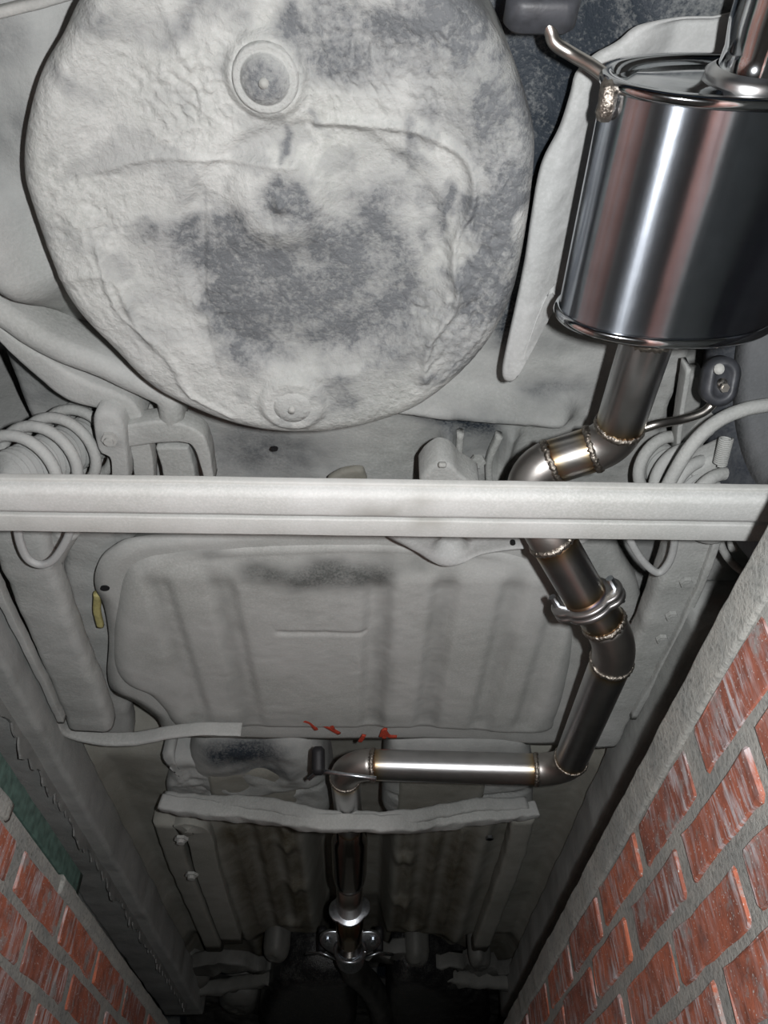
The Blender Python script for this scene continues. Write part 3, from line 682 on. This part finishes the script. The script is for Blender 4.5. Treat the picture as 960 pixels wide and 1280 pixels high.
# ================================================================ cross beam over the pit
bm = thing('cross_beam', 'long dusty grey steel beam with grooves running across under the car', 'beam', tuple(P(480, 640, .66)))
yb, yt = P(480, 667, .655).y, P(480, 606, .655).y
BL, BR_ = -.52, .72
def strip(name, va, vb, Z, dz, dirt=.1, r=.004):
    ya, yb_ = P(480, va, Z).y, P(480, vb, Z).y
    n = 60; path = [Vector((BL+(BR_-BL)*i/n, (ya+yb_)/2, A(Z)+dz/2)) for i in range(n+1)]
    return sweep(name, path, rbox(abs(ya-yb_), dz, r), 'beam', bm, dirt=lambda V: dirt+.12*fbm(V[:, 0], V[:, 1], 14, 3, 2)+blobs(V[:, 0], V[:, 1], [(485, 634, 60, 9, .35), (530, 655, 30, 6, .3)], .66, 1), lump=.0012)
strip('rear_flange', 605, 619.5, .668, .010, .20, .002)
strip('beam_web', 618, 650, .655, .030, .02, .009)
strip('front_flange', 650.8, 671, .664, .010, .12, .002)
for xx in (BL+.02, BR_-.02): box('beam_foot', (xx, P(480, 640, .66).y, A(.60)), (.06, .08, .12+.0), 'beam', bm, .004)

# ================================================================ suspension
def coil(name, label, a, b, R, r, turns, Zmat='mould', boot=True, rr=1.0):
    t = thing(name, label, 'spring', tuple((a+b)/2), 'rear coil springs')
    ax = (b-a).normalized(); x = ax.orthogonal().normalized(); y = ax.cross(x); n = int(turns*36); L = (b-a).length
    path = [a+ax*L*i/n+(x*math.cos(2*PI*turns*i/n)+y*math.sin(2*PI*turns*i/n))*R*(1-(1-rr)*i/n) for i in range(n+1)]
    tube('coil', path, r, 'dust', t, 12, True, .08)
    if boot:
        m = 120; bp = [a+ax*L*i/m for i in range(m+1)]; br = [R*.62*(1+.10*math.cos(i*.9)) for i in range(m+1)]
        tube('dust_boot', bp, br, 'dust', t, 28, True, .25)
    return t
coil('coil_spring', 'dusty grey coil spring at the left edge above the cross beam', P(5, 600, .80), P(118, 545, .98), .056, .0085, 4.6)
coil('coil_spring', 'dusty grey coil spring at right, below the elbow of the exhaust pipe', P(905, 640, .79), P(815, 572, .95), .047, .0095, 4.2)
arm = thing('trailing_arm', 'wide dusty trailing arm along the left edge below the cross beam', 'suspension arm', tuple(P(50, 800, .78)))
band('arm_beam', [(2, 640), (20, 680), (42, 740), (72, 815), (100, 880), (112, 915)], .80, 62, 'dust', arm, h=.05, r=.016, n=12, lump=.006, sc=[1, 1, .95, .95, 1, 1.0])
band('arm_flange', [(-24, 690), (-2, 745), (30, 810), (60, 870), (76, 905)], .79, 9, 'dust', arm, h=.02, r=.002, n=10)
arm2 = thing('trailing_arm', 'long dusty bolted arm running down from the cross beam beside the right wall', 'suspension arm', tuple(P(820, 800, .80)))
band('arm_beam', [(885, 640), (868, 690), (838, 760), (806, 830), (776, 890), (756, 935)], .80, 48, 'dust', arm2, h=.05, r=.014, n=12, lump=.006, sc=[1.15, 1.1, 1.0, .95, .9, .8])
band('arm_flange', [(910, 650), (893, 690), (868, 755), (826, 840), (792, 900)], .79, 9, 'dust', arm2, h=.03, r=.003, n=10)
for (u, v) in ((857, 726), (839, 768), (827, 797)): bolt(arm2, P(u, v, .795), Vector((0, 0, -1)), .008, .006, 'dust', 'bolt')
strp = thing('bump_stop_strap', 'flat curved rod hooking below the cross beam at far left', 'rod', tuple(P(48, 705, .76)), None)
band('curved_rod', [(18, 650), (24, 682), (34, 702), (50, 709), (66, 702), (82, 678), (90, 655)], .755, 10, 'shield', strp, h=.010, r=.004, n=10, lump=0)
s2 = thing('bump_stop_strap', 'flat curved rod hooking below the cross beam between pipe flange and right wall', 'rod', tuple(P(825, 715, .76)), None)
band('curved_rod', [(780, 655), (792, 685), (808, 708), (824, 719), (836, 708), (843, 688), (846, 655)], .755, 9, 'shield', s2, h=.010, r=.004, n=10, lump=0)
s3 = thing('brake_hose', 'thin dusty hose below the beam, nearest the top of the right wall', 'hose', tuple(P(905, 690, .78)))
tube('hose', catmull([P(896, 660, .80), P(905, 690, .80), P(925, 712, .80), P(945, 716, .80)], 8), .006, 'dust', s3, 12)
band('hose_clip', [(912, 655), (918, 690)], .80, 12, 'dust', s3, h=.01)
# shock absorber seen left, under the beam
sh = thing('shock_absorber', 'slanted dusty shock absorber tube left of the fuel tank', 'shock absorber', tuple(P(80, 690, .85)))
tube('damper_tube', catmull([P(86, 655, .84), P(66, 690, .85), P(50, 730, .86)], 6), .022, 'dust', sh, 20)
tube('damper_rod', [P(50, 730, .86), P(42, 748, .862)], .010, 'dust', sh, 14)
# right wheel: hub, brake plate
wh = thing('rear_wheel', 'dark dusty wheel at the right edge below the muffler', 'wheel', tuple(P(985, 500, .95)))
def wheel(parent, c, R, wdt, tire='tyre', sgn=1):
    prof = [(.62, -.40), (.66, -.48), (.80, -.52), (.93, -.48), (1.0, -.30), (1.0, .30), (.93, .48), (.66, .48), (.62, .40)]
    V = []; F = []; n = 72; m = len(prof)
    for i in range(n):
        a = 2*PI*i/n
        for (r_, s_) in prof: V.append((c.x+s_*wdt*sgn, c.y+r_*R*math.cos(a), c.z+r_*R*math.sin(a)))
    for i in range(n):
        for k in range(m-1): F.append((i*m+k, i*m+k+1, ((i+1) % n)*m+k+1, ((i+1) % n)*m+k))
    mesh('tyre', V, F, tire, parent, True, [.75]*len(V))
    prof = [(.0, -.05), (.30, -.05), (.45, -.12), (.55, -.34), (.63, -.42), (.64, -.36), (.60, -.2), (.60, .4)]
    V = []; F = []; m = len(prof)
    for i in range(n):
        a = 2*PI*i/n
        for (r_, s_) in prof: V.append((c.x+s_*wdt*sgn, c.y+r_*R*math.cos(a), c.z+r_*R*math.sin(a)))
    for i in range(n):
        for k in range(m-1): F.append((i*m+k, i*m+k+1, ((i+1) % n)*m+k+1, ((i+1) % n)*m+k))
    mesh('rim', V, F, 'tyre', parent, True, [.15]*len(V))
wheel(wh, Vector((.585, .55, .285)), .285, .17, 'tyre', 1)
wl2 = thing('rear_wheel', 'dark dusty wheel at the left edge below the frame rail', 'wheel', (-.68, .55, 0))
wheel(wl2, Vector((-.672, .55, .285)), .285, .17, 'tyre', -1)
bp = thing('brake_plate', 'dusty brake back plate with a curved pipe and small spring at the right edge', 'brake', tuple(P(920, 570, .88)))
tube('curved_pipe', catmull([P(820, 640, .80), P(838, 600, .81), P(862, 560, .82), P(892, 530, .83), (P(930, 512, .84)), P(975, 504, .85)], 8), .0095, 'dust', bp, 14, True, .08)
band('plate_edge', [(846, 612), (860, 578), (884, 546), (915, 528), (970, 520)], .90, 12, 'dust', bp, h=.05, r=.004, lump=.004)
band('plate_arm', [(868, 600), (905, 582), (940, 562), (985, 540)], .85, 34, 'dust', bp, h=.04, r=.010, lump=.010)
band('plate_arm', [(862, 612), (890, 560), (925, 535), (980, 530)], .93, 60, 'dust', bp, h=.03, r=.008, lump=.015)
band('plate_rib', [(925, 612), (950, 590), (985, 570)], .89, 20, 'dust', bp, h=.04, r=.008, lump=.012)
n = 200; a_, b_ = P(900, 580, .835), P(908, 548, .845); ax = (b_-a_).normalized(); xx_ = ax.orthogonal().normalized(); yy_ = ax.cross(xx_)
tube('return_spring', [a_+(b_-a_)*i/n+(xx_*math.cos(i*.42)+yy_*math.sin(i*.42))*.0085 for i in range(n+1)], .0016, 'dust', bp, 6)
for (u, v) in ((877, 540), (930, 552), (935, 600), (865, 590)):
    V = []; F = []; c_ = P(u, v, .885); mesh('plate_hole', *(lambda q: (q, [tuple(range(12))]))([tuple(c_+Vector((.009*math.cos(2*PI*k/12)*(1+.4*(k % 2)), .014*math.sin(2*PI*k/12), -.004))) for k in range(12)]), 'hole', bp, False)
tower = thing('hanger_bracket', 'dark folded steel bracket standing behind the right rubber hanger', 'bracket', tuple(P(862, 540, .93)))
band('bracket_plate', [(868, 470), (862, 520), (856, 600)], .93, 26, 'mould', tower, h=.03, r=.003, dirt=.45, sc=[.8, 1, 1.3])
band('bracket_edge', [(862, 462), (852, 520), (846, 600)], .915, 6, 'dust', tower, h=.03, r=.002)
# ================================================================ heat shield
hsd = thing('heat_shield', 'pale grey sheet metal heat shield between the spare wheel well and the muffler', 'heat shield', tuple(P(690, 250, .90)))
pad('shield_sheet', [(631, 478), (629, 466), (636, 430), (647, 380), (657, 330), (666, 270), (678, 210), (700, 165), (715, 120), (722, 95), (745, 72), (775, 55), (800, 36), (850, 29), (900, 28), (980, 30), (1000, 200), (960, 330), (860, 400), (770, 400), (706, 385), (690, 372), (672, 400), (656, 440), (646, 470), (638, 481)],
    .885, 'shield', hsd, h=.006, rnd=.03, rdrop=.004, nr=60, na=260, cen=(800, 250), smooth_out=4,
    relief=lambda x, y: .030*sstep(.0, .06, line_d(x, y, pl([(645, 470), (660, 380), (685, 250), (730, 110), (790, 50)], .885)))+.006*(fbm(x, y, 9, 3, 61)-.5)+.003*(fbm(x, y, 70, 3, 62)-.5),
    dirt=lambda x, y: .04+blobs(x, y, [(900, 200, 120, 150, .25)], .885))

# ================================================================ muffler with its inlet pipe
muf = thing('muffler', 'shiny polished steel muffler with its bent inlet pipe, upper right', 'muffler', tuple(P(830, 260, .78)))
MC, MA, MB_, MY0, MY1, MZ = .327, .120, .062, .240, .478, .792
def oval(y, a, b, x=MC, z=MZ, n=96, e=2.1):
    out = []
    for i in range(n):
        t = 2*PI*i/n; cx, sz = math.cos(t), math.sin(t)
        out.append((x+a*math.copysign(abs(cx)**(2/e), cx), y, A(z)+b*math.copysign(abs(sz)**(2/e), sz)))
    return out
def loft(name, rings, mat, parent, capa=False, capb=False, dirt=0.0, smooth=True, label=None):
    n = len(rings[0]); V = [p for r in rings for p in r]; F = []
    for j in range(len(rings)-1):
        for k in range(n): F.append((j*n+k, (j+1)*n+k, (j+1)*n+(k+1) % n, j*n+(k+1) % n))
    if capa: F.append(tuple(range(n)))
    if capb: F.append(tuple(reversed(range((len(rings)-1)*n, len(rings)*n))))
    return mesh(name, V, F, mat, parent, smooth, [dirt]*len(V), label)
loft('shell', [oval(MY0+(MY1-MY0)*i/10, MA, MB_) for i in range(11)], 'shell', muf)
for ye, sgn in ((MY0, -1), (MY1, 1)):
    loft('seam_rim', [oval(ye-sgn*.004, MA+.0005, MB_+.0005), oval(ye-sgn*.003, MA+.004, MB_+.004), oval(ye+sgn*.003, MA+.0055, MB_+.0055), oval(ye+sgn*.007, MA+.003, MB_+.003), oval(ye+sgn*.007, MA-.004, MB_-.004), oval(ye-sgn*.002, MA-.008, MB_-.008)], 'chrome', muf)
    loft('end_cap', [oval(ye-sgn*.002, MA-.007, MB_-.007), oval(ye-sgn*.001, MA-.02, MB_-.018), oval(ye+sgn*.004, MA-.028, MB_-.024), oval(ye+sgn*.005, MA-.06, MB_-.05), oval(ye+sgn*.005, .004, .004)], 'chrome', muf, capb=True)
tx, tz = P(936, 95, .79).x, .785
def circ(x, y, z, r, n=48): return [(x+r*math.cos(2*PI*i/n), y, A(z)+r*math.sin(2*PI*i/n)) for i in range(n)]
loft('tail_pipe', [circ(tx, MY0-.004, tz, .035), circ(tx, MY0-.012, tz, .035), circ(tx, MY0-.016, tz, .031), circ(tx, MY0-.030, tz, .030), circ(tx, MY0-.05, tz, .033), circ(tx, MY0-.30, tz, .033), circ(tx, MY0-.70, tz, .035), circ(tx, MY0-.70, tz, .031), circ(tx, MY0-.50, tz, .030)], 'chrome', muf)
loft('tail_collar', [circ(tx, MY0-.000, tz, .040), circ(tx, MY0-.010, tz, .041), circ(tx, MY0-.014, tz, .036), circ(tx, MY0-.016, tz, .033)], 'steel', muf)
R0 = .0305
pts = [Vector((P(812, 418, .79).x, MY1+.002, A(.79))), P(768, 553, .80), P(645, 592, .80), P(682, 660, .72), P(731, 745, .69)]
pieces = fillet(pts, [0, .045, .040, .045, 0])
pipe_run(muf, pieces, R0)
weld(muf, Vector(pts[0])+(pts[1]-pts[0]).normalized()*.024, pts[1]-pts[0], R0, .007)
tube('inlet_collar', [pts[0], pts[0]+(pts[1]-pts[0]).normalized()*.020], R0*1.05, 'elbow', muf, 40, True, .7)
# rods
rod = catmull([P(752, 142, .79), P(758, 118, .79), P(757, 98, .80), P(742, 84, .81), P(715, 68, .825), P(694, 54, .83), P(688, 38, .835), P(678, 8, .84), P(674, -12, .84)], 8)
tube('hanger_rod', rod, .0062, 'steel', muf, 16, True, .08)
wv, wf = tube_data([P(754, 150, .772), P(757, 138, .768), P(759, 126, .768), P(760, 112, .770), P(759, 102, .776)], [.005, .0085, .0075, .0085, .006], 12); wv = [v+Vector((random.uniform(-.002, .002), random.uniform(-.002, .002), random.uniform(-.002, .002))) for v in wv]
mesh('rod_weld', [tuple(v) for v in wv], wf, 'weld', muf, True, [.2]*len(wv))
rod2 = catmull([P(800, 537, .80), P(822, 530, .80), P(850, 525, .81), P(878, 516, .815), P(893, 502, .82), P(900, 488, .81), P(903, 478, .80)], 8)
tube('hanger_rod', rod2, .0060, 'steel', muf, 16, True, .08)
def stadium(c, half, r, th, nrm, along, name, mat, parent, hole_r=None, n=24, bev=.006):
    """rubber ring block: rounded slab of thickness th"""
    nrm = nrm.normalized(); along = (along-nrm*along.dot(nrm)).normalized(); sd = nrm.cross(along)
    def loop(rr, d):
        o = []
        for i in range(n*2):
            a = PI*i/n; o.append(c+along*(half*(1 if 0 <= a < PI else -1)+rr*math.sin(a))+sd*rr*math.cos(a)+nrm*d)
        return o
    rings = [loop(r-bev, -th/2), loop(r, -th/2+bev), loop(r, th/2-bev), loop(r-bev, th/2)]
    V = [tuple(p) for q in rings for p in q]; m = 2*n
    F = [(j*m+k, (j+1)*m+k, (j+1)*m+(k+1) % m, j*m+(k+1) % m) for j in range(3) for k in range(m)]
    if hole_r:
        h1 = loop(hole_r, -th/2+.001); h2 = loop(hole_r*.9, -th/2+.012); V += [tuple(p) for p in h1+h2]
        F += [(4*m+k, k, (k+1) % m, 4*m+(k+1) % m) for k in range(m)]; F += [(5*m+k, 4*m+k, 4*m+(k+1) % m, 5*m+(k+1) % m) for k in range(m)]; F.append(tuple(range(5*m, 6*m)))
    else: F.append(tuple(range(m)))
    F.append(tuple(reversed(range(3*m, 4*m))))
    return mesh(name, V, F, mat, parent, True, [.1]*len(V))
h1 = thing('rubber_hanger', 'grey rubber exhaust hanger at the top edge, holding the rod of the muffler', 'rubber hanger', tuple(P(677, 15, .84)), 'rubber exhaust hangers')
stadium(P(677, 12, .845), .017, .017, .034, Vector((0, -1, -.35)), Vector((1, 0, 0)), 'rubber_block', 'rubber', h1, hole_r=.009)
tube('mounting_pin', [P(662, 10, .835), P(660, -25, .86)], .006, 'steel', h1, 12)
h2 = thing('rubber_hanger', 'grey hollow rubber exhaust hanger at right, just below the muffler', 'rubber hanger', tuple(P(900, 478, .81)), 'rubber exhaust hangers')
cc = P(899, 476, .81); nr_ = Vector((0, 0, CAMZ))-cc; nr_ = -Vector((nr_.x*.2, nr_.y*.75, nr_.z*1.0)).normalized()*-1
stadium(cc, .009, .0215, .032, -nr_, Vector((0, -1, .2)), 'rubber_block', 'rubber', h2, hole_r=.0095)
bolt(h2, P(904, 484, .795), nr_, .008, .0035, 'steel', 'pin_end')
tube('mounting_pin', [P(899, 462, .79), P(899, 455, .86)], .006, 'mould', h2, 12)

# ================================================================ middle exhaust pipe
mid = thing('middle_exhaust_pipe', 'brushed steel exhaust pipe from the bolted flange across the tank into the tunnel', 'exhaust pipe', tuple(P(600, 960, .76)))
q = [P(737, 750, .69), P(773, 806, .67), P(708, 963, .73), P(430, 955, .755), P(437, 1035, .755)]
pieces = fillet(q, [0, .15, .060, .062, 0])
pipe_run(mid, pieces, R0)
# flange pair with two bolts
ax = (pts[-1]-pts[-2]).normalized()
def flange(parent, c, ax, ear, th, r, mat='elbow', name='flange', rb=.012, el=.052):
    ear = (ear-ax*ear.dot(ax)).normalized(); sd = ax.cross(ear); o = []
    n = 64
    for i in range(n):
        a = 2*PI*i/n; d = ear*math.cos(a)+sd*math.sin(a)
        rad = max(r*1.28, 0); k = abs(math.cos(a)); rr = rad+(el-rad)*max(0, (k-.80)/.20)**.7 if k > .80 else rad
        o.append(d*rr)
    V = [tuple(c+p*s_+ax*t_) for (s_, t_) in ((.96, -th/2), (1, -th/2+.0015), (1, th/2-.0015), (.96, th/2)) for p in o]
    F = [(j*n+k, (j+1)*n+k, (j+1)*n+(k+1) % n, j*n+(k+1) % n) for j in range(3) for k in range(n)]+[tuple(range(n)), tuple(reversed(range(3*n, 4*n)))]
    return mesh(name, V, F, mat, parent, True, [.04]*len(V))
ear = P(768, 738, .69)-P(702, 768, .69)
fc = P(735, 751, .69)
flange(muf, fc-ax*.005, ax, ear, .008, R0); flange(mid, fc+ax*.005, ax, ear, .008, R0)
eu = (ear-ax*ear.dot(ax)).normalized()
for s_ in (-1, 1):
    bolt(mid, fc+eu*s_*.042+ax*.006, -ax, .032, .0055); bolt(mid, fc+eu*s_*.042+ax*.008, ax, .012, .004)
# support rod on the corner elbow
tube('support_rod', [P(470, 973, .70), P(430, 968, .715), P(404, 964, .725), P(398, 964, .73), P(386, 974, .72)], .0042, 'zinc', mid, 12)
h3 = thing('rubber_hanger', 'small black rubber hanger above the tunnel, left of the pipe corner', 'rubber hanger', tuple(P(398, 952, .74)), 'rubber exhaust hangers')
stadium(P(398, 951, .74), .014, .0135, .024, Vector((1, -.1, 0)), Vector((0, -.4, 1)), 'rubber_block', 'black', h3)
# resonator and front part of the line
def along(prof, name, mat, parent, heat=.3):
    """round body along the tunnel: (v, height, radius) stations at pixel column 437"""
    path = [P(437, v, z) for v, z, r_ in prof]
    return tube(name, path, [r_ for v, z, r_ in prof], mat, parent, 40, True, heat)
along([(1030, .757, .031), (1040, .756, .034), (1046, .755, .040), (1052, .754, .0425), (1090, .748, .0425), (1097, .747, .040), (1103, .746, .035)], 'resonator', 'resonator', mid, .05)
along([(1100, .746, .034), (1120, .742, .034), (1134, .740, .034)], 'straight_pipe', 'steel', mid, .1)
def dirv(v, z): return (P(437, v+4, z)-P(437, v-4, z)).normalized()
flange(mid, P(437, 1136, .738), Vector((0, 1, -.02)), Vector((1, 0, .15)), .010, .036, 'zinc', el=.056)
along([(1136, .738, .040), (1160, .730, .038), (1172, .727, .036), (1180, .725, .039)], 'straight_pipe', 'resonator', mid, .35)
fp = thing('front_pipe', 'dark oily front pipe leaving the bright three-cornered flange at the bottom', 'exhaust pipe', tuple(P(455, 1220, .76)))
# three-cornered flange
n = 90; c_ = P(438, 1184, .715); V = []
tax = Vector((0, .55, .83)).normalized(); tx_ = Vector((1, 0, 0)); ty_ = tax.cross(tx_)
for (s_, d_) in ((.95, -.007), (1, -.004), (1, .004), (.95, .007)):
    for i in range(n):
        a = 2*PI*i/n; rr = (.066+.020*math.cos(3*(a-PI/2)))*s_; V.append(tuple(c_+tx_*rr*math.cos(a)*1.15-ty_*rr*math.sin(a)*-1+tax*d_))
F = [(j*n+k, (j+1)*n+k, (j+1)*n+(k+1) % n, j*n+(k+1) % n) for j in range(3) for k in range(n)]+[tuple(range(n)), tuple(reversed(range(3*n, 4*n)))]
mesh('flange', V, F, 'zinc', fp, True, [.1]*len(V), 'bright three-cornered flange')
tube('gasket_ring', [c_-tax*.010+tx_*.043*math.cos(a)+ty_*.043*math.sin(a) for a in np.linspace(0, 2*PI, 40)], .007, 'zinc', fp, 10, True, .1)
for a in (.52, 2.62): bolt(fp, c_-tax*.005+tx_*.075*math.cos(a)-ty_*.066*math.sin(a), -tax, .022, .008)
tube('flex_pipe', catmull([c_+Vector((0, .02, .005)), P(442, 1212, .76), P(462, 1232, .79), P(476, 1262, .78), P(480, 1300, .77)], 10), .044, 'engine', fp, 28, True, .8, None, .2, 40)
for sd, lab in ((-1, 'left'), (1, 'right')):
    u = 403 if sd < 0 else 474
    h_ = thing('rubber_hanger', 'tiny black rubber hanger just '+lab+' of the three-cornered flange', 'rubber hanger', tuple(P(u, 1172, .78)), 'rubber exhaust hangers')
    stadium(P(u, 1174, .78), .020, .018, .025, Vector((1, 0, 0)), Vector((0, -.4, .9)), 'rubber_block', 'black', h_)
    tube('hanger_wire', [P(437+sd*6, 1203, .72), P(437+sd*20, 1197, .725), P(437+sd*36, 1191, .73), P(437+sd*54, 1193, .75)], .0045, 'zinc', fp, 10)

# ================================================================ front subframe and dark engine parts
eng = thing('engine_bay', 'dark oily engine and subframe beyond the front floor at the bottom', 'engine', (XC, 3.7, A(.85)))
xs = np.linspace(-.78, .68, 150); ys = np.linspace(3.0, 4.7, 150)
def z_eng(x, y): return .86+.03*(fbm(x, y, 5, 4, 91)-.5)+.03*(fbm(x, y, 16, 3, 93)-.5)-.05*sstep(3.9, 4.3, y)
grid_sheet('bay_panel', -.78, .68, 3.38, 4.9, 120, 120, z_eng, 'engine', lambda x, y: .55+.4*fbm(x, y, 6, 3, 3), eng)
band('subframe', [(200, 1222), (280, 1212), (350, 1218), (400, 1212), (430, 1206)], .82, 30, 'engine', eng, h=.05, r=.006, lump=.06, dirt=.45)
band('subframe', [(450, 1206), (500, 1198), (530, 1212), (570, 1212), (640, 1222)], .82, 30, 'engine', eng, h=.05, r=.006, lump=.06, dirt=.45)
band('subframe', [(190, 1250), (260, 1246), (340, 1232), (420, 1222)], .78, 14, 'engine', eng, h=.05, r=.015, lump=.03, dirt=.2)
band('subframe', [(500, 1222), (560, 1232), (640, 1240)], .78, 16, 'engine', eng, h=.05, r=.015, lump=.03, dirt=.2)
pad('oil_pan', [(340, 1238), (420, 1226), (440, 1240), (436, 1300), (330, 1300)], .74, 'engine', eng, h=.12, rnd=.3, rdrop=.04, nr=12, na=60, dirt=lambda x, y: .95+0*x, smooth_out=4)
pad('oil_pan', [(490, 1228), (560, 1236), (610, 1262), (600, 1300), (495, 1300)], .76, 'engine', eng, h=.12, rnd=.3, rdrop=.04, nr=12, na=60, dirt=lambda x, y: .95+0*x, smooth_out=4)
for (u, v, r_) in ((230, 1235, 26), (300, 1262, 24), (560, 1262, 30), (520, 1205, 16), (345, 1200, 14), (600, 1210, 14)):
    pad('casting_lump', [(u+r_*math.cos(a)*random.uniform(.8, 1.3), v+r_*.5*math.sin(a)*random.uniform(.8, 1.2)) for a in np.linspace(0, 2*PI, 9)[:-1]], .80, 'engine', eng, h=.06, rnd=.6, rdrop=.04, nr=10, na=40, dirt=lambda x, y: .35+0*x, relief=lambda x, y: .02*(fbm(x, y, 25, 3, 7)-.5))
box('front_panel', (XC, 4.92, A(.95)), (1.46, .05, .5), 'black', eng)
